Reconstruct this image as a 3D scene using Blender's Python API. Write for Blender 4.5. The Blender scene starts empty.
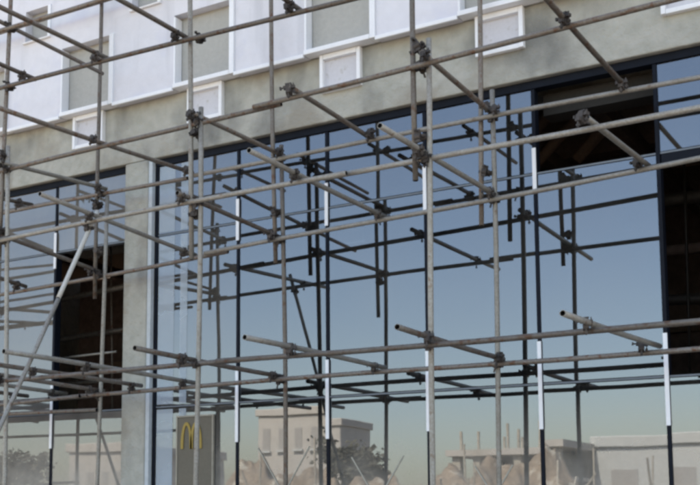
import bpy, bmesh, math, random
from mathutils import Vector, Matrix
random.seed(7)
R = math.radians
sc = bpy.context.scene
C = sc.collection

# ------------------------------------------------------------------ camera
F, PITCH, ROLL, YAW, CX, CY = 1126.14, 6.885, 0.09, 32.932, 267.158, 373.308   # focal length and principal point in photo pixels
_t, _p, _r = R(YAW), R(PITCH), R(ROLL)
FW = Vector((-math.sin(_t)*math.cos(_p), math.cos(_t)*math.cos(_p), math.sin(_p)))
_x = Vector((math.cos(_t), math.sin(_t), 0)); _u = _x.cross(FW)
RT = _x*math.cos(_r) + _u*math.sin(_r); UP = -_x*math.sin(_r) + _u*math.cos(_r)
EYE = Vector((0, 0, 1.6))
cd = bpy.data.cameras.new('camera'); cam = bpy.data.objects.new('camera', cd); C.objects.link(cam)
cam.matrix_world = Matrix.Translation(EYE) @ Matrix((RT, UP, -FW)).transposed().to_4x4()
cd.sensor_width = 36; cd.lens = F/700*36
cd.shift_x = (350-CX)/700; cd.shift_y = (CY-242.5)/700
cd.clip_start = .05; cd.clip_end = 2000
sc.camera = cam

# ------------------------------------------------------------------ light
SUN_EL, SUN_AZ = 50, 350         # high behind the building: its front stands in open shade
w = bpy.data.worlds.new('World'); sc.world = w; w.use_nodes = True
nt = w.node_tree; nt.nodes.clear()
sky = nt.nodes.new('ShaderNodeTexSky'); sky.sky_type = 'NISHITA'; sky.sun_disc = False
sky.sun_elevation = R(SUN_EL); sky.sun_rotation = R(SUN_AZ)
sky.air_density = 1.0; sky.dust_density = 1.6; sky.ozone_density = 1.9; sky.altitude = 50
bg = nt.nodes.new('ShaderNodeBackground'); bg.inputs[1].default_value = .11
wo = nt.nodes.new('ShaderNodeOutputWorld')
nt.links.new(sky.outputs[0], bg.inputs[0]); nt.links.new(bg.outputs[0], wo.inputs[0])
sl = bpy.data.lights.new('sun', 'SUN'); sl.energy = 3.2; sl.angle = R(1.0); sl.color = (1, .95, .88)
so = bpy.data.objects.new('sun', sl); C.objects.link(so)
_d = Vector((math.sin(R(SUN_AZ))*math.cos(R(SUN_EL)), math.cos(R(SUN_AZ))*math.cos(R(SUN_EL)), math.sin(R(SUN_EL))))
so.rotation_euler = _d.to_track_quat('Z', 'Y').to_euler()
vs = sc.view_settings; vs.view_transform = 'Standard'; vs.look = 'None'; vs.gamma = 1; vs.exposure = 2.4
vs.use_white_balance = True; vs.white_balance_temperature = 8200; vs.white_balance_tint = 12
sc.render.engine = 'CYCLES'
sc.cycles.pixel_filter_type = 'BLACKMAN_HARRIS'; sc.cycles.filter_width = 2.9
sc.cycles.max_bounces = 10; sc.cycles.transparent_max_bounces = 16

# ------------------------------------------------------------------ helpers
def at(x, y, Y):
    """place where the line of sight of a photo pixel meets the upright plane at depth Y"""
    d = FW + RT*((x-CX)/F) - UP*((y-CY)/F)
    return EYE + d*(Y/d.y)

def refl(x, y, dist):
    """place across the street that the glass (plane Y = 8) shows at a photo pixel"""
    d = FW + RT*((x-CX)/F) - UP*((y-CY)/F); d = d/math.hypot(d.x, d.y)
    return Vector((d.x*dist, 16-d.y*dist, 1.6+d.z*dist))

def mat(name, col, rough=.6, metal=0, var=.15, scale=3, bump=.0, bscale=40, col2=None, spots=None, rand=0, spec=.5, streak=None):
    m = bpy.data.materials.new(name); m.use_nodes = True; n = m.node_tree; N = n.nodes; L = n.links
    b = N['Principled BSDF']; b.inputs['Roughness'].default_value = rough; b.inputs['Metallic'].default_value = metal
    b.inputs['Specular IOR Level'].default_value = spec
    tc = N.new('ShaderNodeTexCoord'); geo = N.new('ShaderNodeNewGeometry')
    def noise(s, detail=5, stretch=None):
        no = N.new('ShaderNodeTexNoise'); no.inputs['Scale'].default_value = s; no.inputs['Detail'].default_value = detail
        if stretch:
            mp = N.new('ShaderNodeMapping'); mp.inputs['Scale'].default_value = stretch
            L.new(geo.outputs['Position'], mp.inputs[0]); L.new(mp.outputs[0], no.inputs['Vector'])
        else: L.new(geo.outputs['Position'], no.inputs['Vector'])
        return no.outputs['Fac']
    def ramp(src, a, c):
        r = N.new('ShaderNodeValToRGB'); r.color_ramp.elements[0].position = a; r.color_ramp.elements[1].position = c
        L.new(src, r.inputs[0]); return r.outputs['Color']
    def mix(fac, a, c, mode='MIX'):
        x = N.new('ShaderNodeMixRGB'); x.blend_type = mode
        for k, v in ((0, fac), (1, a), (2, c)):
            if hasattr(v, 'links') or hasattr(v, 'is_output'): L.new(v, x.inputs[k])
            else: x.inputs[k].default_value = v if k == 0 else (*v, 1)
        return x.outputs[0]
    c2 = col2 or tuple(max(0, c*(1-2*var)) for c in col)
    cur = mix(ramp(noise(scale), .3, .72), c2, col)
    cur = mix(ramp(noise(scale*9, 8), .35, .7), tuple(1-var for _ in col), (1, 1, 1), 'MIX') if False else mix(.6, cur, mix(ramp(noise(scale*8, 8), .3, .7), c2, col))
    if spots: cur = mix(ramp(noise(spots[1], 8), spots[2], spots[2]+.1), cur, spots[0])
    if streak: cur = mix(ramp(noise(1, 6, streak[1]), streak[2], streak[2]+.22), cur, streak[0])
    if rand:
        oi = N.new('ShaderNodeObjectInfo'); mr = N.new('ShaderNodeMapRange'); L.new(oi.outputs['Random'], mr.inputs[0])
        mr.inputs[3].default_value = 1-rand; mr.inputs[4].default_value = 1+rand
        hs = N.new('ShaderNodeHueSaturation'); L.new(mr.outputs[0], hs.inputs['Value']); L.new(cur, hs.inputs['Color']); cur = hs.outputs[0]
    L.new(cur, b.inputs['Base Color'])
    if bump:
        bn = N.new('ShaderNodeBump'); bn.inputs['Strength'].default_value = bump; bn.inputs['Distance'].default_value = .02
        L.new(noise(bscale, 8), bn.inputs['Height']); L.new(bn.outputs[0], b.inputs['Normal'])
    return m

M = {}
M['white_panel'] = mat('white_panel', (.68, .675, .71), .55, var=.05, scale=1.2, bump=.4, bscale=10, spots=((.60, .60, .66), 2.3, .56), streak=((.50, .50, .53), (5, 5, .7), .56), rand=.04)
M['white_trim'] = mat('white_trim', (.82, .83, .85), .5, var=.04, scale=6)
M['infill'] = mat('niche_render', (.42, .415, .385), .85, var=.07, scale=3, bump=.3, bscale=25)
M['infill_light'] = mat('niche_board', (.60, .60, .64), .7, var=.05, scale=5, spots=((.47, .46, .46), 14, .58))
M['stucco'] = mat('grey_render', (.445, .435, .39), .9, var=.08, scale=1.4, bump=.8, bscale=22, col2=(.33, .33, .285), spots=((.31, .29, .245), 1.5, .53), streak=((.18, .18, .165), (2.2, 2.2, 1.3), .53))
M['edge'] = mat('lit_return_tone', (.52, .57, .60), .6, var=.1, scale=3)  # brighter light on the column's right return put into the colour
M['dark_frame'] = mat('dark_frame', (.006, .009, .017), .6, var=.2, spec=.15)
M['joint'] = mat('grey_joint', (.16, .19, .22), .5, var=.1)
M['film'] = mat('white_film', (.85, .86, .88), .45, var=.05, scale=20)
M['steel'] = mat('weathered_pipe', (.20, .185, .165), .5, metal=.25, var=.2, scale=9, col2=(.12, .085, .06), spots=((.12, .062, .036), 24, .56), rand=.3, bump=.15, bscale=60)
M['steel_light'] = mat('galvanised_pipe', (.33, .32, .29), .5, metal=.25, var=.15, scale=9, col2=(.19, .165, .135), spots=((.17, .11, .075), 20, .62), rand=.15, bump=.1, bscale=60)
M['white_pipe'] = mat('painted_pipe', (.50, .49, .45), .5, var=.1, scale=8, spots=((.2, .14, .1), 20, .66))
M['coupler'] = mat('coupler_iron', (.075, .062, .055), .6, metal=.3, var=.3, scale=30, rand=.35)
M['bore'] = mat('pipe_bore', (.015, .013, .012), .9)
M['tape'] = mat('masking_tape', (.40, .38, .32), .8, var=.06, scale=20)
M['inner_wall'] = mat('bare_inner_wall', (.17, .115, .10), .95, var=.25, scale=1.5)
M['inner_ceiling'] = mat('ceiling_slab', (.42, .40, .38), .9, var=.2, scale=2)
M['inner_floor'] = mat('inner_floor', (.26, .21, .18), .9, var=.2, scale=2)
M['timber'] = mat('brown_joist', (.19, .125, .09), .8, var=.2, scale=6)
M['curtain'] = mat('pale_sheet', (.78, .86, .90), .8, var=.04, scale=1)
M['sign'] = mat('sign_board', (.125, .11, .082), .55, var=.1, scale=5)
M['sign_edge'] = mat('sign_edge', (.34, .31, .25), .5)
M['yellow'] = mat('yellow_letter', (.36, .25, .06), .7, var=.05, scale=10)
M['ground'] = mat('dirt_ground', (.26, .215, .165), .95, var=.15, scale=.35, bump=.6, bscale=8, col2=(.17, .14, .11))
M['concrete'] = mat('pavement_concrete', (.33, .32, .30), .9, var=.1, scale=1.5, bump=.3, bscale=30)

def glass(name, d0, d1):
    m = bpy.data.materials.new(name); m.use_nodes = True; N = m.node_tree.nodes; L = m.node_tree.links; N.clear()
    out = N.new('ShaderNodeOutputMaterial')
    g = N.new('ShaderNodeBsdfGlossy'); g.inputs['Color'].default_value = (.202, .220, .246, 1); g.inputs['Roughness'].default_value = .012
    t = N.new('ShaderNodeBsdfTransparent'); t.inputs['Color'].default_value = (.40, .50, .56, 1)
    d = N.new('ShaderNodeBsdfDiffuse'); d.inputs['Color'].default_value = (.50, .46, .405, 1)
    fr = N.new('ShaderNodeFresnel'); fr.inputs[0].default_value = 1.5
    mr = N.new('ShaderNodeMapRange'); mr.inputs[1].default_value = 0.04; mr.inputs[2].default_value = 1; mr.inputs[3].default_value = .62; mr.inputs[4].default_value = 1
    L.new(fr.outputs[0], mr.inputs[0])
    mx = N.new('ShaderNodeMixShader'); L.new(mr.outputs[0], mx.inputs[0]); L.new(t.outputs[0], mx.inputs[1]); L.new(g.outputs[0], mx.inputs[2])
    # thin film of site dust, a bit thicker in blotches
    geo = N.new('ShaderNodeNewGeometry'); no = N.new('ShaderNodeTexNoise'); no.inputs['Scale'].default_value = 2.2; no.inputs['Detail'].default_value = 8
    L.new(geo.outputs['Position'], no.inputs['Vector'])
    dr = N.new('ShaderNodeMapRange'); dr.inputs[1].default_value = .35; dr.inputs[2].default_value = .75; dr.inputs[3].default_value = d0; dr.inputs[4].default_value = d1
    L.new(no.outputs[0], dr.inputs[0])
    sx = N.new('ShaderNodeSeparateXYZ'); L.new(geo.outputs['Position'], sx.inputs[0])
    low_haze = N.new('ShaderNodeMapRange'); low_haze.inputs[1].default_value = 2.42; low_haze.inputs[2].default_value = 1.6; low_haze.inputs[3].default_value = 0; low_haze.inputs[4].default_value = .40  # milky haze of the low reflection put into the colour, stronger towards the foot
    L.new(sx.outputs[2], low_haze.inputs[0])
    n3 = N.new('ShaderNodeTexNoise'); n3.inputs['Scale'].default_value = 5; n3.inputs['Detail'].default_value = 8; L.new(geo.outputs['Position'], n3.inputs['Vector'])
    ml = N.new('ShaderNodeMath'); ml.operation = 'MULTIPLY'; L.new(low_haze.outputs[0], ml.inputs[0]); L.new(n3.outputs[0], ml.inputs[1])
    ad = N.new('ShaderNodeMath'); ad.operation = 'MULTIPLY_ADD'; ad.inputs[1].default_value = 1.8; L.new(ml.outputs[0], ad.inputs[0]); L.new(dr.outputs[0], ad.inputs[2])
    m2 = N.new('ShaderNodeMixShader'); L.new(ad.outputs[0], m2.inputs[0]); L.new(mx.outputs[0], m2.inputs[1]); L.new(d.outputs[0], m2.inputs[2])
    wv = N.new('ShaderNodeTexNoise'); wv.inputs['Scale'].default_value = 1.7; wv.inputs['Detail'].default_value = 1
    L.new(geo.outputs['Position'], wv.inputs['Vector'])
    bp = N.new('ShaderNodeBump'); bp.inputs['Strength'].default_value = .2; bp.inputs['Distance'].default_value = .003
    L.new(wv.outputs[0], bp.inputs['Height']); L.new(bp.outputs[0], g.inputs['Normal'])
    L.new(m2.outputs[0], out.inputs[0]); return m
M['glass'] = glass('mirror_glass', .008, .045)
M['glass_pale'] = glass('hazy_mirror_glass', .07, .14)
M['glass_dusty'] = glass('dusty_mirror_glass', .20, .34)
def pale_strip_mat():  # pale blue see-through strip, uneven in opacity
    m = bpy.data.materials.new('pale_translucent'); m.use_nodes = True; N = m.node_tree.nodes; L = m.node_tree.links; N.clear()
    out = N.new('ShaderNodeOutputMaterial'); t = N.new('ShaderNodeBsdfTransparent'); d = N.new('ShaderNodeBsdfDiffuse'); d.inputs[0].default_value = (.62, .72, .80, 1)
    geo = N.new('ShaderNodeNewGeometry'); no = N.new('ShaderNodeTexNoise'); no.inputs['Scale'].default_value = 3; L.new(geo.outputs['Position'], no.inputs['Vector'])
    mr = N.new('ShaderNodeMapRange'); mr.inputs[3].default_value = .18; mr.inputs[4].default_value = .42; L.new(no.outputs[0], mr.inputs[0])
    mx = N.new('ShaderNodeMixShader'); L.new(mr.outputs[0], mx.inputs[0]); L.new(t.outputs[0], mx.inputs[1]); L.new(d.outputs[0], mx.inputs[2]); L.new(mx.outputs[0], out.inputs[0]); return m
M['pale_translucent'] = pale_strip_mat()

def obj(name, bm, m, parent=None, smooth=False, kind=None):
    me = bpy.data.meshes.new(name); bm.normal_update(); bm.to_mesh(me); bm.free()
    if smooth:
        for p in me.polygons: p.use_smooth = True
    for x in (m if isinstance(m, (list, tuple)) else [m]): me.materials.append(M[x] if isinstance(x, str) else x)
    o = bpy.data.objects.new(name, me); C.objects.link(o)
    if parent: o.parent = parent
    if kind: o['kind'] = kind
    return o
def empty(name, loc, label, cat, group=None):
    o = bpy.data.objects.new(name, None); C.objects.link(o); o.location = loc; o.empty_display_size = .3
    o['label'] = label; o['category'] = cat
    if group: o['group'] = group
    return o
def tag(o, label, cat, group=None):
    o['label'] = label; o['category'] = cat
    if group: o['group'] = group
    return o
def bx(bm, x0, x1, y0, y1, z0, z1, bevel=0, mi=0):
    v = [bm.verts.new((x, y, z)) for x in (x0, x1) for y in (y0, y1) for z in (z0, z1)]
    fs = [bm.faces.new([v[i] for i in q]) for q in ((0, 1, 3, 2), (4, 6, 7, 5), (0, 4, 5, 1), (2, 3, 7, 6), (0, 2, 6, 4), (1, 5, 7, 3))]
    for f in fs: f.material_index = mi
    if bevel: bmesh.ops.bevel(bm, geom=list({e for f in fs for e in f.edges}), offset=bevel, segments=1, affect='EDGES')
    return bm
def box(name, dims, m, parent=None, bevel=0, kind=None, origin=None):
    """a box given in world coordinates; its origin at its own middle"""
    x0, x1, y0, y1, z0, z1 = dims; c = Vector(((x0+x1)/2, (y0+y1)/2, (z0+z1)/2))
    o = obj(name, bx(bmesh.new(), x0-c.x, x1-c.x, y0-c.y, y1-c.y, z0-c.z, z1-c.z, bevel), m, None, kind=kind)
    o.location = c
    if parent: attach(o, parent)
    return o
def attach(o, parent):
    off = Vector((0, 0, 0)); p = parent
    while p: off += Vector(p.location); p = p.parent
    o.parent = parent; o.location = Vector(o.location) - off      # parents are never rotated
def pipe(name, a, b, m, parent, r=.0185, wob=.007, rings=9, sides=14):
    """a hollow tube from a to b with a barely crooked run and an open, dark bore at each end"""
    a, b = Vector(a), Vector(b); mid = (a+b)/2; ax = (b-a).normalized(); L = (b-a).length
    q = ax.to_track_quat('Z', 'Y'); u = q @ Vector((1, 0, 0)); v = q @ Vector((0, 1, 0))
    bm = bmesh.new(); rr = []
    ph, ph2 = random.uniform(0, 6), random.uniform(0, 6)
    for k in range(rings):
        t = k/(rings-1); c = a+(b-a)*t-mid + u*wob*math.sin(L*1.1*t+ph)+v*wob*math.sin(L*1.4*t+ph2)
        rr.append([bm.verts.new(c+u*r*math.cos(6.2832*i/sides)+v*r*math.sin(6.2832*i/sides)) for i in range(sides)])
    for k in range(rings-1):
        for i in range(sides):
            f = bm.faces.new((rr[k][i], rr[k][(i+1) % sides], rr[k+1][(i+1) % sides], rr[k+1][i])); f.smooth = True
    for ring, s in ((rr[0], 1), (rr[-1], -1)):
        cc = sum((x.co for x in ring), Vector())/sides
        inn = [bm.verts.new(cc+(x.co-cc)*.84) for x in ring]; dp = [bm.verts.new(y.co+ax*s*.05) for y in inn]
        for i in range(sides):
            j = (i+1) % sides
            q1 = [ring[j], ring[i], inn[i], inn[j]]; q2 = [inn[j], inn[i], dp[i], dp[j]]
            if s < 0: q1.reverse(); q2.reverse()
            bm.faces.new(q1); g = bm.faces.new(q2); g.material_index = 1
        cap = bm.faces.new(dp if s < 0 else dp[::-1]); cap.material_index = 1
    o = obj(name, bm, [m, 'bore']); o.location = mid
    attach(o, parent); return o

# ------------------------------------------------------------------ ground
g = obj('ground', bx(bmesh.new(), -600, 600, -700, 300, -1, 0), 'ground', kind='structure')
pv = obj('pavement', bx(bmesh.new(), -40, 30, 3.0, 8.3, .004, .06, .004), 'concrete', kind='structure')

# ------------------------------------------------------------------ the building
YG = 8.0            # front face of the glass
YS = 7.93           # face of the grey render
YC = 7.83           # face of the white cladding
X0, X1 = -12.1, 2.7
B = empty('commercial_building', (-4.5, 8, 0), 'grey rendered building with white stepped cladding above a blue mirror glass front', 'building')
def bbox(name, d, m, bevel=0, parent=B): return box(name, d, m, parent, bevel)
bbox('beam', (X0, X1, YS, 8.35, 4.83, 5.40), 'stucco', .006)
bbox('wall', (X0, X1, YS+.003, 8.35, 5.403, 13.6), 'infill')
bbox('wall', (X0-.3, X0-.003, YS, 14.5, .062, 13.6), 'stucco', .01)
bbox('column', (-6.735, -6.46, YS, 8.35, .062, 4.827), 'stucco', .008)
col = bbox('lit_return_strip', (-6.458, -6.418, YS+.012, YS+.06, .062, 4.826), 'edge')  # strip added for the return face that catches more light
# mullions, transoms, panes
S = .9; RX = [-6.383 + S*i for i in range(0, 11)]; RX[0] = -6.395
LX = [-6.76 - .9*i for i in range(0, 6)]; LX = LX[::-1]
# rows of glass: (bottom, top)
ROWS = [(.12, 2.505), (2.53, 4.095), (4.12, 4.765)]
def bay(xa, xb, skip=(), tape=None, gm='glass', pale_strips=()):
    for k, (za, zb) in enumerate(ROWS):
        if k in skip: continue
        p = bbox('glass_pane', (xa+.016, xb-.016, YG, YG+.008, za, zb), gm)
        for fa, fb in pale_strips:
            fo = box('pale_strip', (fa, fb, YG-.0035, YG-.0025, za+.01, zb-.01), 'pale_translucent'); attach(fo, p)
        p.rotation_euler = (random.gauss(0, .0028), 0, random.gauss(0, .0028))
        if k == 0 and tape:
            xc, zt, hw = tape
            for s in (-1, 1):
                a = Vector((xc-s*hw, zt)); b = Vector((xc+s*hw, zt-hw*3.1)); d = (b-a).normalized(); n_ = Vector((-d.y, d.x))*.0055
                bm = bmesh.new(); c = p.location + B.location
                y0 = -.0045 - (.0016 if s > 0 else 0) - .004
                pts = [a+n_, b+n_, b-n_, a-n_]
                f = bm.faces.new([bm.verts.new((q.x-c.x, y0, q.y-c.z)) for q in pts])
                ex = bmesh.ops.extrude_face_region(bm, geom=[f])['geom']
                for e in ex:
                    if isinstance(e, bmesh.types.BMVert): e.co.y += .0012
                bmesh.ops.recalc_face_normals(bm, faces=bm.faces)
                t = obj('tape_strip', bm, 'tape', p)
def mullion(x, film=(0, 1)):
    m = bbox('mullion', (x-.0145, x+.0145, YG-.012, YG+.07, .12, 4.765), 'dark_frame', .002)
    for k in film:
        za, zb = ((2.19, 2.825), (3.95, 4.31))[k]
        za += random.uniform(-.02, .02); zb += random.uniform(-.01, .01)
        f = box('film_strip', (x-.0145, x+.0145, YG-.022, YG-.0135, za, zb), 'film'); attach(f, m)
TAPES = {0: (-5.93, 2.08, .2), 1: (-5.015, 2.12, .255), 2: (-4.14, 2.02, .23), 3: (-3.165, 1.93, .15), 4: (-2.3, 1.62, .2)}
for i in range(len(RX)-1):
    skip = {4: (2,), 5: (1,)}.get(i, ())
    bay(RX[i], RX[i+1], skip, tape=TAPES.get(i), gm='glass_pale' if i == 0 else 'glass', pale_strips=((-6.372, -6.19), (-6.12, -6.04)) if i == 0 else ())
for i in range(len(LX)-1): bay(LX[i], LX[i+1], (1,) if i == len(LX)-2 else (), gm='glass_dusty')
for i, x in enumerate(RX): mullion(x, () if i == 0 else ((0,) if i == 5 else (0, 1)))
for i, x in enumerate(LX): mullion(x, () if i == len(LX)-1 else (0, 1))
for xs in (RX, LX):
    for i in range(len(xs)-1):
        a, b = xs[i]+.015, xs[i+1]-.015
        for z in (2.5175, 4.1075): bbox('transom', (a, b, YG-.004, YG+.06, z-.0065, z+.0065), 'joint')
    bbox('head_frame', (xs[0], xs[-1], YG-.02, YG+.075, 4.766, 4.826), 'dark_frame')
    bbox('sill_frame', (xs[0], xs[-1], YG-.02, YG+.075, .062, .119), 'dark_frame')
bbox('closing_board', (-1.86, -.98, YG-.01, YG+.012, 4.03, 4.094), 'dark_frame')
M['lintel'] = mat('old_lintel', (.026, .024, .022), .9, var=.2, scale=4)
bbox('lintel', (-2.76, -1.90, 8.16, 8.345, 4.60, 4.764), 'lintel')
def inner_tube(p1, p2, Y, m='steel', r=.016, nm='inner_tube'): pipe(nm, at(*p1, Y), at(*p2, Y), m, B, r=r, rings=4)
inner_tube((61, 358), (117, 352), 8.25, 'steel_light', .011)
inner_tube((58, 300), (126, 286), 8.9, 'steel', .03, 'duct'); inner_tube((58, 340), (126, 330), 9.1, 'steel', .03, 'duct'); inner_tube((58, 385), (126, 380), 8.8, 'steel', .02)
inner_tube((536, 165), (600, 92), 9.3, 'timber', .05, 'joist'); inner_tube((575, 160), (650, 76), 9.6, 'timber', .06, 'joist'); inner_tube((536, 130), (575, 88), 9.0, 'timber', .05, 'joist')
inner_tube((655, 203), (720, 194), 10.2, 'coupler', .06, 'duct'); inner_tube((655, 252), (720, 246), 10.6, 'inner_wall', .05, 'duct'); inner_tube((655, 300), (720, 297), 10.4, 'coupler', .05, 'duct')
inner_tube((685, 160), (689, 372), 10.0, 'coupler', .012, 'hanging_cable'); inner_tube((111, 246), (112, 411), 9.2, 'steel', .012, 'hanging_cable')
# room behind the glass
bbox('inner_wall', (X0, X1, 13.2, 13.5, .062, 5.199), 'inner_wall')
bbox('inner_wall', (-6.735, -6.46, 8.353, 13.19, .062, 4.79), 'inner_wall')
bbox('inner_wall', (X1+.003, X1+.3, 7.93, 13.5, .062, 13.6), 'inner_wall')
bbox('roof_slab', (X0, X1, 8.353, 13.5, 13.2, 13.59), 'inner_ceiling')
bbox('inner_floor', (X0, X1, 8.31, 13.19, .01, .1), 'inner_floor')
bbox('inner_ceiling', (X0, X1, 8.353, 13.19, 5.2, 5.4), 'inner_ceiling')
for y in (8.75, 9.5, 10.3, 11.2, 12.2): bbox('ceiling_beam', (-6.45, X1-.01, y, y+.16, 4.93, 5.198), 'inner_ceiling' if y < 9 else 'timber')
for y in (9.2, 10.6, 12.0): bbox('ceiling_beam', (X0+.01, -6.74, y, y+.16, 4.93, 5.198), 'timber')
for x in (-3.4, -2.6, -1.7, -.8): bbox('joist', (x, x+.1, 8.38, 13.18, 4.80, 4.928), 'timber')
for x in (-8.6, -10.2): bbox('joist', (x, x+.1, 8.38, 13.18, 4.80, 4.928), 'timber')
for z in (.9, 1.9, 2.9, 3.7): bbox('wall_rail', (X0+.02, -6.75, 13.10, 13.195, z, z+.14), 'timber')
for z in (2.7, 3.6): bbox('wall_rail', (-6.44, X1-.02, 13.10, 13.195, z, z+.12), 'timber')
# white cladding with its niches.  Niche k: X from WX[k], below each a small framed box
PIT = 1.394
WX = [-6.07 + PIT*k for k in range(-4, 7)]
ZB = 5.40
def panel(xa, xb, za, zb, lip=False):
    p = bbox('cladding_panel', (xa, xb, YC, YS+.001, za, zb), 'white_panel')
    if lip:
        e = box('drip_edge', (xa, xb, YC-.028, YC-.004, za-.022, za+.012), 'white_trim', None, .003); attach(e, p)
for k, x in enumerate(WX):
    xe = x+.60; nx = x+PIT
    # row 1 niche: z 5.44 - 6.075
    wn = bbox('window', (x, xe, YS-.006, YS+.001, 5.445, 6.075), 'infill')
    def sub(nm, d, m='white_trim', bev=.003, par=None):
        o = box(nm, d, m, None, bev); attach(o, par or wn)
    sub('frame', (xe+.002, xe+.052, YC-.022, YS-.008, 5.405, 6.10))
    sub('frame', (x-.022, x-.002, YC-.012, YS-.008, 5.405, 6.08))
    sub('sill', (x-.022, xe+.001, YC-.025, YS-.008, 5.402, 5.443))
    panel(xe+.054, nx-.024, ZB, 6.257, True)
    # wall above the niche up to the small upper openings
    panel(x-.0235, xe+.0535, 6.102, 6.257)
    # upper opening sits left of the niche below: z 6.26 - 6.60
    ux = x-.53; ue = ux+.31
    if k:
        wn = bbox('window', (ux, ue, YS-.006, YS+.001, 6.275, 6.60), 'infill')
        sub('sill', (ux-.02, ue+.045, YC-.03, YS-.008, 6.237+.022, 6.273))
        sub('frame', (ue+.001, ue+.04, YC-.014, YS-.008, 6.276, 6.602))
        pa = WX[k-1]-.53+.31+.042
        panel(pa, ux-.003, 6.2575, 6.605)
        panel(pa, ue+.0415, 6.6055, 7.6)
        panel(pa, ue+.0415, 7.6005, 8.6)
        for zz in range(5): panel(pa, ue+.0415, 8.6005+zz, 9.6+zz)
    # small framed box under the niche
    b0 = x+.09; b1 = b0+.385
    fb = bbox('framed_panel', (b0+.03, b1-.03, YS-.008, YS+.001, 5.11, 5.383), 'infill_light')
    sub('frame', (b0, b0+.032, YS-.05, YS+.001, 5.072, 5.398), par=fb)
    sub('frame', (b1-.034, b1, YS-.05, YS+.001, 5.072, 5.398), par=fb)
    sub('frame', (b0+.033, b1-.035, YS-.048, YS+.001, 5.355, 5.399), par=fb)
    sub('frame', (b0+.033, b1-.035, YS-.048, YS+.001, 5.070, 5.105), par=fb)

# ------------------------------------------------------------------ sign on the glass
sg = empty('restaurant_sign', (-5.925, YG, 1.5), 'dark upright sign board with a yellow arched letter M beside the column', 'sign')
o = box('board', (-6.11, -5.735, YG-.03, YG-.012, 1.5, 2.41), 'sign', None, .004); attach(o, sg)
for d in ((-6.125, -6.111, 1.49, 2.425), (-5.734, -5.72, 1.49, 2.425)):
    o = box('edge_trim', (d[0], d[1], YG-.034, YG-.010, d[2], d[3]), 'sign_edge'); attach(o, sg)
o = box('edge_trim', (-6.11, -5.735, YG-.034, YG-.010, 2.411, 2.425), 'sign_edge'); attach(o, sg)
bm = bmesh.new()
def arch(cx, hw, z0, zt, wd):
    inner, outer = [], []
    for i in range(25):
        t = -1+2*i/24; ang = math.pi*(1-(i/24))
        px = math.cos(ang); pz = math.sin(ang)**.8
        outer.append((cx+hw*px, z0+(zt-z0)*pz)); inner.append((cx+(hw-wd)*px, z0+(zt-z0-wd*1.15)*pz))
    for i in range(24):
        f = bm.faces.new([bm.verts.new((p[0], 0, p[1])) for p in (outer[i], outer[i+1], inner[i+1], inner[i])])
arch(-.052, .062, 0, .235, .026); arch(.052, .062, 0, .235, .026)
ex = bmesh.ops.extrude_face_region(bm, geom=bm.faces[:])['geom']
for e in ex:
    if isinstance(e, bmesh.types.BMVert): e.co.y -= .010
bmesh.ops.remove_doubles(bm, verts=bm.verts, dist=.0004); bmesh.ops.recalc_face_normals(bm, faces=bm.faces)
o = obj('letter', bm, 'yellow'); o.location = (-5.955, YG-.0305, 2.13); attach(o, sg)

# ------------------------------------------------------------------ the scaffold
YO, YI = 6.5, 7.713
SC = empty('tube_scaffold', (-4.8, 7.1, .06), 'rusty steel tube and coupler scaffold standing in front of the mirror glass', 'scaffold')
def line_pole(p1, p2, Y, z0, z1, m='steel', name='pole'):
    a, b = at(*p1, Y), at(*p2, Y)
    f = lambda z: a+(b-a)*((z-a.z)/(b.z-a.z))
    A, Bq = f(z0), f(z1); A.y = Bq.y = Y
    pipe(name, A, Bq, m, SC)
    return f
OL = 'steel'; poles_o = []; poles_i = []
# outer row: lower lengths stand on the pavement, upper lengths lap beside them
line_pole((9, 170), (6, 350), YO, .075, 4.62, 'steel_light'); line_pole((9, 40), (4, 150), YO, 3.69, 8.2, 'steel')
line_pole((200.5, 150), (196.5, 470), YO, .075, 4.56, 'steel_light'); line_pole((190, 20), (191.5, 220), YO, 3.42, 8.2, 'steel_light')
line_pole((428.5, 80), (433, 470), YO, .075, 4.66, 'steel_light'); line_pole((413.5, 20), (415.5, 150), YO, 3.72, 8.2, 'steel')
# inner row
line_pole((107, 197), (99, 450), YI, .075, 4.48, 'steel_light'); line_pole((101, 20), (98, 170), YI, 3.52, 8.2)
line_pole((282, 150), (285, 450), YI, .075, 4.62); line_pole((272, 20), (275, 250), YI, 3.62, 8.2, 'steel')
line_pole((493, 130), (499, 450), YI, .075, 4.71, 'steel_light'); line_pole((479, 20), (482, 200), YI, 3.69, 8.2, 'steel')
# bays beyond both sides of the view
for k, x in enumerate((-12.5, -10.6, -8.72, -1.08, .82, 2.7)):
    for Y in (YO, YI):
        j = random.uniform(-.03, .03)
        pipe('pole', (x+j, Y, .075), (x+j+random.uniform(-.03, .03), Y, 4.6), 'steel', SC)
        pipe('pole', (x+j-.09, Y, 3.6), (x+j-.09+random.uniform(-.03, .03), Y, 8.2), 'steel', SC)
PX = {YO: (-6.79, -4.81, -2.98, -12.5, -10.6, -8.72, -1.08, .82, 2.7), YI: (-6.82, -4.86, -3.0, -12.5, -10.6, -8.72, -1.08, .82, 2.7)}
for Y in PX:
    for x in PX[Y]:
        bm = bmesh.new(); bx(bm, -.08, .08, -.08, .08, 0, .012, .003)
        o = obj('base_plate', bm, 'coupler'); o.location = (x-.01, Y, .062); attach(o, SC)

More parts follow.
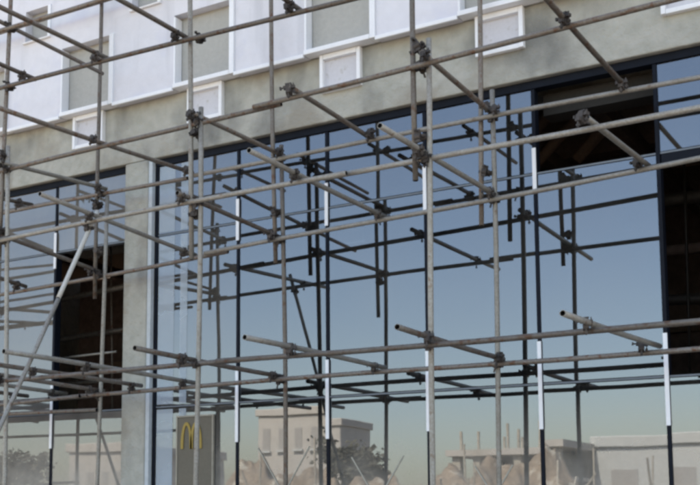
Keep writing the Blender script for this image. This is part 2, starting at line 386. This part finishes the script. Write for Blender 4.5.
# ledgers: each level is a few lengths butted and lapped
def ledger(p1, p2, Y, cuts, m='steel', dz=0):
    a, b = at(*p1, Y), at(*p2, Y)
    f = lambda x: Vector((x, Y, a.z+(b.z-a.z)*(x-a.x)/(b.x-a.x)))
    for k, (xa, xb) in enumerate(cuts):
        lift = .0 if k % 2 == 0 else -.05
        A, Bq = f(xa), f(xb); A.z += dz+lift*.0; Bq.z += dz
        if k % 2: A.y += .052; Bq.y += .052
        pipe('ledger', A, Bq, m if isinstance(m, str) else m[k % len(m)], SC)
    return f
eo, ei = YO-.051, YI-.051
L1o = ledger((237, 360), (700, 322), eo, [(-4.6, 3.2), (-12.6, -4.45)], ('steel', 'steel'))
L1i = ledger((175, 388), (700, 348), ei, [(-7.1, -1.0), (-12.6, -6.9), (-1.2, 3)])
L2o = ledger((205, 200), (655, 112), eo, [(-6.95, -3.55), (-3.75, 3.2), (-12.6, -6.7)], ('steel_light', 'steel_light', 'steel'))
L2i = ledger((350, 226), (640, 170), ei, [(-5.6, .4), (-12.6, -5.4), (.2, 3)], ('steel_light', 'steel', 'steel'))
L3o = ledger((107, 143), (570, 27), eo, [(-4.3, 1.6), (-12.6, -4.1)], ('steel', 'steel'))
L3i = ledger((280, 158), (700, 77), ei, [(-5.75, .1), (-12.6, -5.83), (-.1, 3)], ('steel_light', 'steel', 'steel'))
L4o = ledger((0, 88), (272, 19), eo, [(-7.4, -1.2), (-12.6, -7.2), (-1.4, 3)])
L5o = ledger((0, 30), (100, 0), eo, [(-12.6, -5.2), (-5.4, 2)])
pipe('ledger', (-12.6, ei, 6.35), (2.8, ei, 6.40), 'steel', SC, rings=14)
pipe('ledger', (-12.6, eo, .38), (2.8, eo, .36), 'steel', SC, rings=14)
pipe('ledger', (-12.6, ei, .38), (2.8, ei, .36), 'steel', SC, rings=14)

for p1, p2 in (((0, 300), (55, 292)), ((0, 326), (55, 320)), ((0, 268), (55, 262)), ((0, 437), (50, 435)), ((0, 421), (55, 417))):
    a_, b_ = at(*p1, 9.5), at(*p2, 9.5); k_ = (b_.z-a_.z)/(b_.x-a_.x)
    pipe('ledger', (-12.6, 6.45, a_.z+k_*(-12.6-a_.x)), (-7.15, 6.45, a_.z+k_*(-7.15-a_.x)), 'steel', SC, r=.016)
ledger((0, 404), (120, 392), ei-.06, [(-12.6, -6.95)], 'steel')
ledger((19, 414), (120, 409), ei, [(-12.6, -6.8)], 'steel')

# coupler: a collar on each tube, their flaps and bolts
def coupler_mesh(v=0):
    bm = bmesh.new()
    def collar(axis, c, r=.033, h=.055):
        n = 12; e1 = Vector((1, 0, 0)) if axis == 'Z' else Vector((0, 0, 1)); e2 = Vector((0, 1, 0)); ez = Vector((0, 0, 1)) if axis == 'Z' else Vector((1, 0, 0))
        A = []
        for s in (-.5, .5): A.append([bm.verts.new(c+e1*r*math.cos(i*6.2832/n)+e2*r*math.sin(i*6.2832/n)+ez*s*h) for i in range(n)])
        for i in range(n): bm.faces.new((A[0][i], A[0][(i+1) % n], A[1][(i+1) % n], A[1][i]))
        bm.faces.new(A[0][::-1]); bm.faces.new(A[1])
    collar('Z', Vector((0, 0, 0))); collar('X', Vector((0, -.052, 0)))
    bx(bm, .028, .062, -.018, .012, -.022, .022); bx(bm, -.05, -.028, -.016, .014, -.022, .022)
    bx(bm, -.022, .022, -.066, -.036, .028, .062); bx(bm, -.022, .022, -.068, -.038, -.05, -.028)
    bx(bm, .044, .054, -.075, .035, -.006, .006); bx(bm, -.007, .007, -.125, -.03, .042, .054)
    bx(bm, .037, .061, -.062, -.045, -.012, .012); bx(bm, -.013, .013, -.112, -.094, .036, .06)
    bx(bm, -.028, .028, -.03, -.022, -.028, .028)
    if v:
        bx(bm, -.075, -.03, -.006, .006, -.007, .007); bx(bm, -.088, -.072, -.014, .014, -.014, .014); bx(bm, -.03, .03, .026, .040, -.03, .012)
        bx(bm, -.007, .007, -.06, -.046, -.095, -.04)
        bmesh.ops.rotate(bm, verts=bm.verts, cent=(0, 0, 0), matrix=Matrix.Rotation(.25*v, 3, 'Y'))
    bmesh.ops.recalc_face_normals(bm, faces=bm.faces); return bm
cp = obj('coupler', coupler_mesh(), 'coupler'); cp.location = (0, 0, 0)
cmesh = [cp.data]; bpy.data.objects.remove(cp)
for v_ in (1, -1.4):
    cp = obj('coupler', coupler_mesh(v_), 'coupler'); cmesh.append(cp.data); bpy.data.objects.remove(cp)
def coupler(x, y, z, rx=0, ry=0, rz=0, s=1.0):
    o = bpy.data.objects.new('coupler', random.choice(cmesh)); C.objects.link(o)
    o.location = (x, y, z); o.rotation_euler = (rx+random.uniform(-.08, .08), ry+random.uniform(-.08, .08), rz+random.uniform(-.1, .1)); o.scale = (s*random.uniform(.6, .74),)*3
    attach(o, SC)
for Y, fs in ((YO, (L1o, L2o, L3o, L4o, L5o)), (YI, (L1i, L2i, L3i))):
    for x in PX[Y]:
        for f in fs: coupler(x, Y, f(x).z)
        for z in (.37,): coupler(x, Y, z)
# swivel couplers holding the lapped lengths together
for x, Y, zs in ((-4.85, YO, (4.5, 4.38, 3.75)), (-3.02, YO, (4.62, 4.5, 3.98, 3.86)), (-4.9, YI, (4.55, 4.05)), (-3.05, YI, (4.62, 4.1)), (-6.86, YI, (4.4, 3.98)), (-6.83, YO, (4.55, 3.9))):
    for z in zs: coupler(x, Y-.01, z+random.uniform(-.02, .02), 0, 0, random.choice((0, 3.14)), 1.12)

# transverse tubes, square to the wall, sticking out past the outer row
def cross(x, z, y0, y1, m='steel', dx=0., dz=0.):
    pipe('transverse_tube', (x, y0, z), (x+dx, y1, z+dz), m, SC, rings=6)
    for Y in (YO, YI):
        if y0 < Y-.03 and y1 > Y: coupler(x+dx*(Y-y0)/(y1-y0), Y-.051, z-.05, 0, math.pi/2, math.pi/2)
def tr(x, lev, y0, y1, m='steel', dz=.05, dx=0.):
    f = {1: (L1o, L1i), 2: (L2o, L2i), 3: (L3o, L3i)}[lev]
    za, zb = f[0](x).z+dz, f[1](x+dx).z+dz
    k = (zb-za)/(YI-YO); A = za+k*(y0-YO); E = za+k*(y1-YO)
    pipe('transverse_tube', (x, y0, A), (x+dx, y1, E), m, SC, rings=6)
    for Y in (YO, YI):
        if y0 < Y-.03 and y1 > Y: coupler(x, Y-.103, za+k*(Y-YO)-.0, math.pi/2, 0, 0)
tr(-5.79, 1, 5.55, 7.82, 'steel_light'); tr(-4.88, 1, 5.88, 7.8, 'steel', dx=-.02); tr(-3.96, 1, 5.86, 7.8, 'steel_light'); tr(-2.95, 1, 5.98, 7.78, 'steel', dx=-.03)
tr(-1.95, 1, 5.98, 7.80, 'steel_light', dx=.08); tr(-6.84, 1, 6.1, 7.8); tr(-7.8, 1, 5.9, 7.8); tr(-8.75, 1, 6.1, 7.8); tr(-9.7, 1, 5.9, 7.8)
tr(-5.79, 2, 5.86, 7.78, 'steel_light'); tr(-3.92, 2, 5.84, 7.78, 'steel_light'); tr(-3.0, 2, 5.87, 7.76, 'steel_light'); tr(-1.93, 2, 6.46, 7.76, 'steel_light', dx=.04)
tr(-4.9, 2, 6.35, 7.74); tr(-6.86, 2, 6.4, 7.74); tr(-7.8, 2, 5.9, 7.74); tr(-8.75, 2, 6.2, 7.8); tr(-9.7, 2, 5.9, 7.8); tr(-10.6, 2, 6.2, 7.8)
tr(-5.77, 3, 5.3, 7.76, 'steel', dx=-.05); tr(-4.82, 3, 6.4, 7.76, 'steel', dx=-.05); tr(-3.97, 3, 6.38, 7.75, dx=-.07); tr(-2.94, 3, 6.38, 7.75, dx=-.07)
tr(-2.02, 3, 5.7, 7.74, 'steel'); tr(-6.79, 3, 6.38, 7.76, 'steel_light', dx=-.03); tr(-7.8, 3, 5.5, 7.8); tr(-8.75, 3, 6.3, 7.8)
for x, y0, z in ((-5.76, 5.1, None), (-4.97, 5.1, None), (-6.56, 5.5, None), (-3.97, 5.2, None), (-7.6, 5.3, None), (-8.7, 5.3, None)):
    z = L4o(x).z+.05; pipe('transverse_tube', (x, y0, z), (x, 6.56, z+.01), 'steel', SC, rings=5); coupler(x, YO-.103, z, math.pi/2, 0, 0)
for x in (-6.85, -8.7): 
    z = L5o(x).z+.05; pipe('transverse_tube', (x, 6.2, z), (x-.03, 7.75, z), 'steel', SC, rings=5)
tr(-6.35, 1, 5.3, 7.76); tr(-7.3, 1, 5.6, 7.8, 'steel_light'); tr(-8.25, 1, 6.0, 7.8)
for k in range(9):
    x = -10.4+k*.42+random.uniform(-.1, .1); z = random.choice((1.9, 2.62, 2.75, 3.3, 3.95)); y0 = random.uniform(6.3, 6.42)
    pipe('tie_tube', (x, y0, z), (x+random.uniform(-.7, .3), y0+.05, z+random.uniform(-.25, .3)), 'steel', SC, r=.015, rings=4)
# raking props from the outer row down to the ground in front
rk = lambda z: (-5.85, 6.56-(3.93-z)*.555, z)
pipe('raker', rk(3.93), rk(3.17), 'white_pipe', SC, r=.0175)
pipe('raker', rk(3.165), rk(.075), 'steel_light', SC, r=.0165)
pipe('raker', (-8.98, 6.56, 3.93), (-8.98, 4.42, .075), 'white_pipe', SC)
coupler(-5.85, 6.47, 3.78, .4, 0, 0)
coupler(-8.98, 6.47, 3.78, .4, 0, 0)

# ------------------------------------------------------------------ across the street (seen in the glass)
M['brick'] = mat('brown_masonry', (.40, .34, .28), .9, var=.15, scale=.8, bump=.3, bscale=4)
M['beige'] = mat('beige_render', (.55, .53, .49), .9, var=.08, scale=.25, streak=((.4, .37, .31), (.5, .5, .12), .55))
M['pale'] = mat('pale_render', (.56, .59, .58), .9, var=.06, scale=.3)
M['roof'] = mat('brown_roof', (.2, .13, .1), .8, var=.2, scale=1.5)
M['far_window'] = mat('far_window', (.42, .41, .39), .5, var=.1)
M['leaf'] = mat('leaves', (.12, .12, .09), .7, var=.35, scale=.8, rand=.1)
M['bark'] = mat('bark', (.11, .085, .06), .9, var=.2)
M['rubble'] = mat('rubble', (.56, .52, .44), .95, var=.25, scale=.9, bump=.5, bscale=6)
def across(px, py, dist): return refl(px, py, dist)
def house(name, pxa, pxb, top, dist, depth, wallm, label, cat='building', floors=2, nwin=5, roof=None, parapet=True):
    a, b = refl(pxa, top, dist), refl(pxb, top, dist); h = (a.z+b.z)/2; W = abs(b.x-a.x)
    root = empty(name, ((a.x+b.x)/2, min(a.y, b.y), 0), label, cat)
    xa, xb = sorted((a.x, b.x)); yf = min(a.y, b.y)
    o = box('wall', (xa, xb, yf-depth, yf, 0, h), wallm, None, .04); attach(o, root)
    fh = h/floors
    for fl in range(floors):
        for k in range(nwin):
            cx = xa+(xb-xa)*(k+.5)/nwin; ww = (xb-xa)/nwin*.22; z0 = fl*fh+fh*.38; z1 = fl*fh+fh*.78
            w_ = box('window', (cx-ww, cx+ww, yf-.05, yf+.03, z0, z1), 'far_window'); attach(w_, root)
            s_ = box('sill', (cx-ww-.1, cx+ww+.1, yf+.001, yf+.18, z0-.12, z0-.003), 'pale'); attach(s_, w_)
    if roof == 'gable':
        bm = bmesh.new(); y0, y1 = yf-depth-.5, yf+.5; ym = (y0+y1)/2; rh = h*.35
        A = [bm.verts.new(p) for p in ((xa-.5-root.location.x, y0-yf, h+.003), (xb+.5-root.location.x, y0-yf, h+.003), (xb+.5-root.location.x, y1-yf, h+.003), (xa-.5-root.location.x, y1-yf, h+.003), (xa-.5-root.location.x, ym-yf, h+rh), (xb+.5-root.location.x, ym-yf, h+rh))]
        for q in ((0, 4, 5, 1), (2, 5, 4, 3), (0, 3, 4), (1, 5, 2), (3, 0, 1, 2)): bm.faces.new([A[i] for i in q])
        obj('roof', bm, 'roof', root)
    elif parapet:
        o = box('parapet', (xa-.15, xb+.15, yf-depth-.15, yf+.15, h+.003, h+.5), wallm, None, .04); attach(o, root)
    return root
house('beige_building', 225, 345, 418, 72, 4, 'beige', 'wide flat roofed beige building mirrored low in the glass', floors=2, nwin=5)
# banks of dug earth on the empty lot
def bank(pxa, pxb, top, dist, wid, label):
    a, b = refl(pxa, top, dist), refl(pxb, top, dist); bm = bmesh.new(); nx_, ny_ = 220, 34; V = []
    L_ = (b-a).length; ux_ = (b-a).normalized(); vx_ = Vector((-ux_.y, ux_.x, 0)); hmax = (a.z+b.z)/2; sd = random.uniform(0, 50)
    from mathutils import noise as nz
    for i in range(nx_+1):
        row = []
        for j_ in range(ny_+1):
            t, q = i/nx_, j_/ny_
            e = min(1, 5*t, 5*(1-t))**.6*math.sin(math.pi*q)
            h = hmax*e*(.82+.35*nz.noise(Vector((t*L_*.35+sd, q*3, 0)))+.16*nz.noise(Vector((t*L_*1.6+sd, q*9, 3)))+.04*nz.noise(Vector((t*L_*4+sd, q*20, 5))))
            p = a+ux_*(t*L_)+vx_*((q-.5)*wid); row.append(bm.verts.new((p.x, p.y, max(-.1, h-.05))))
        V.append(row)
    for i in range(nx_):
        for j_ in range(ny_): bm.faces.new((V[i][j_], V[i+1][j_], V[i+1][j_+1], V[i][j_+1]))
    bmesh.ops.recalc_face_normals(bm, faces=bm.faces)
    o = obj('earth_bank', bm, 'earth', smooth=True, kind='structure'); return o
M['earth'] = mat('dug_earth', (.40, .32, .24), .95, var=.2, scale=.9, bump=1, bscale=3, col2=(.17, .14, .11), spots=((.50, .47, .40), 1.8, .56))
bank(205, 450, 449, 44, 8, ''); bank(395, 600, 455, 38, 7, ''); bank(560, 780, 474, 34, 6, '')
house('pale_building', 584, 790, 446, 52, 4, 'pale', 'long pale rendered building with a level roofline mirrored at lower right', floors=1, nwin=3)
house('small_pale_house', 20, 130, 452, 60, 9, 'beige', 'small beige house mirrored at the lower left beside trees', 'house', 1, 4)
# an unfinished concrete frame: posts, floor beams, boards
a, b = refl(436, 446, 50), refl(560, 446, 50); xa, xb = sorted((a.x, b.x)); yf = min(a.y, b.y); H = a.z
fr = empty('unfinished_frame', ((xa+xb)/2, yf, 0), 'unfinished pale concrete frame with open floors mirrored between the buildings', 'building frame')
for k in range(6):
    for d in (0, 4.5):
        x = xa+(xb-xa)*k/5; o = box('post', (x-.18, x+.18, yf-d-.18, yf-d+.18, 0, H-.02), 'rubble', None, .02); attach(o, fr)
for z in (H*.36, H*.68, H):
    o = box('floor_slab', (xa-.4, xb+.4, yf-4.9, yf+.4, z-.17, z-.001 if z < H else z+.12), 'beige'); attach(o, fr)
o = box('back_wall', (xa, xb, yf-5.2, yf-4.95, 0, H*.97), 'rubble'); attach(o, fr)
for k in range(7):
    x = xa+(xb-xa)*random.random(); o = box('post', (x-.05, x+.05, yf-.1, yf, H+.125, H+random.uniform(.5, 1.6)), 'rubble'); attach(o, fr)

def tree(px, py, dist, label, w_=2.2, name='leafy_tree'):
    top = refl(px, py, dist); h = top.z; root = empty(name, (top.x, top.y, 0), label, 'tree', 'trees across the street')
    bm = bmesh.new()
    def limb(a, b, r0, r1, n=7):
        a, b = Vector(a), Vector(b); q = (b-a).to_track_quat('Z', 'Y'); u = q @ Vector((1, 0, 0)); v = q @ Vector((0, 1, 0)); rg = []
        for p, r in ((a, r0), (b, r1)): rg.append([bm.verts.new(p+u*r*math.cos(6.2832*i/n)+v*r*math.sin(6.2832*i/n)) for i in range(n)])
        for i in range(n): bm.faces.new((rg[0][i], rg[0][(i+1) % n], rg[1][(i+1) % n], rg[1][i]))
    limb((0, 0, 0), (.1, 0, h*.5), .2, .12)
    tips = []
    for k in range(7):
        an = k*2.4; t = Vector((math.cos(an)*w_*.6, math.sin(an)*w_*.6, h*random.uniform(.6, .88))); limb((.08, 0, h*random.uniform(.3, .48)), t, .08, .03, 5); tips.append(t)
    obj('trunk', bm, 'bark', root)
    bm = bmesh.new()
    for k in range(1000):
        c = random.choice(tips+[Vector((0, 0, h*.85))]); d = Vector((random.gauss(0, 1), random.gauss(0, 1), random.gauss(0, .75)))*w_*.28
        p = c+d; p.z = min(p.z, h+random.uniform(-.4, .1)); s = random.uniform(.09, .2)
        q = Vector((random.gauss(0, 1), random.gauss(0, 1), random.gauss(0, 1))).normalized().to_track_quat('Z', 'Y')
        bm.faces.new([bm.verts.new(p+q @ Vector(e)*s) for e in ((-1, -.5, 0), (0, -.7, .1), (1, 0, 0), (0, .7, .1))])
    obj('crown', bm, 'leaf', root, kind='stuff')
tree(352, 430, 56, 'leafy tree beside the right end of the beige building', 1.5)
tree(371, 440, 52, 'smaller leafy tree right of the tree by the beige building', 1.0)
tree(12, 452, 60, 'leafy tree mirrored at the far left edge of the glass', 1.8)
tree(572, 450, 60, 'thin leafy tree between the concrete frame and the pale building', .9)
bm = bmesh.new()
for k in range(80):
    px = random.choice((random.uniform(425, 600), random.uniform(250, 700))); dd = random.uniform(31, 37); c = refl(px, 480, dd); L_ = random.uniform(.6, 2.4)
    n0 = len(bm.verts); bx(bm, -.025, .025, -.02, .02, 0, L_); bm.verts.ensure_lookup_table()
    mtx = Matrix.Translation((c.x, c.y, random.uniform(0, 1.3))) @ Matrix.Rotation(random.uniform(.2, 1.5), 4, Vector((random.gauss(0, 1), random.gauss(0, 1), 0)).normalized())
    bmesh.ops.transform(bm, matrix=mtx, verts=bm.verts[n0:])
for px in (262, 318, 446, 461, 512, 596, 655):
    c = refl(px, 470, 38); bx(bm, c.x-.025, c.x+.025, c.y-.025, c.y+.025, 0, random.uniform(2.6, 4.4))
tag(obj('loose_timber', bm, 'rubble', kind='stuff'), 'pale boards and sticks lying about on the earth banks', 'timber')
# heaps of rubble on the lot
bm = bmesh.new()
for px, w_ in ((300, 5), (345, 4), (405, 5), (470, 7), (540, 6), (610, 5), (640, 4)):
    c = refl(px, 480, 33)
    for k in range(130):
        a_ = random.uniform(0, 6.283); rr_ = random.random()**.5*w_*.5; hh = max(0, 1-rr_/(w_*.5))*1.5
        s = random.uniform(.12, .38); p = Vector((c.x+rr_*math.cos(a_), c.y+rr_*math.sin(a_)*.6, hh*random.uniform(.2, 1)))
        mtx = Matrix.Translation(p) @ Matrix.Rotation(random.uniform(0, 3), 4, Vector((random.random(), random.random(), 1)).normalized())
        bmesh.ops.create_icosphere(bm, subdivisions=1, radius=s, matrix=mtx @ Matrix.Diagonal((1, random.uniform(.5, 1), random.uniform(.4, .8), 1)))
tag(obj('rubble_heap', bm, 'rubble', kind='stuff'), 'heaps of pale brown rubble on the empty lot across the way', 'rubble')
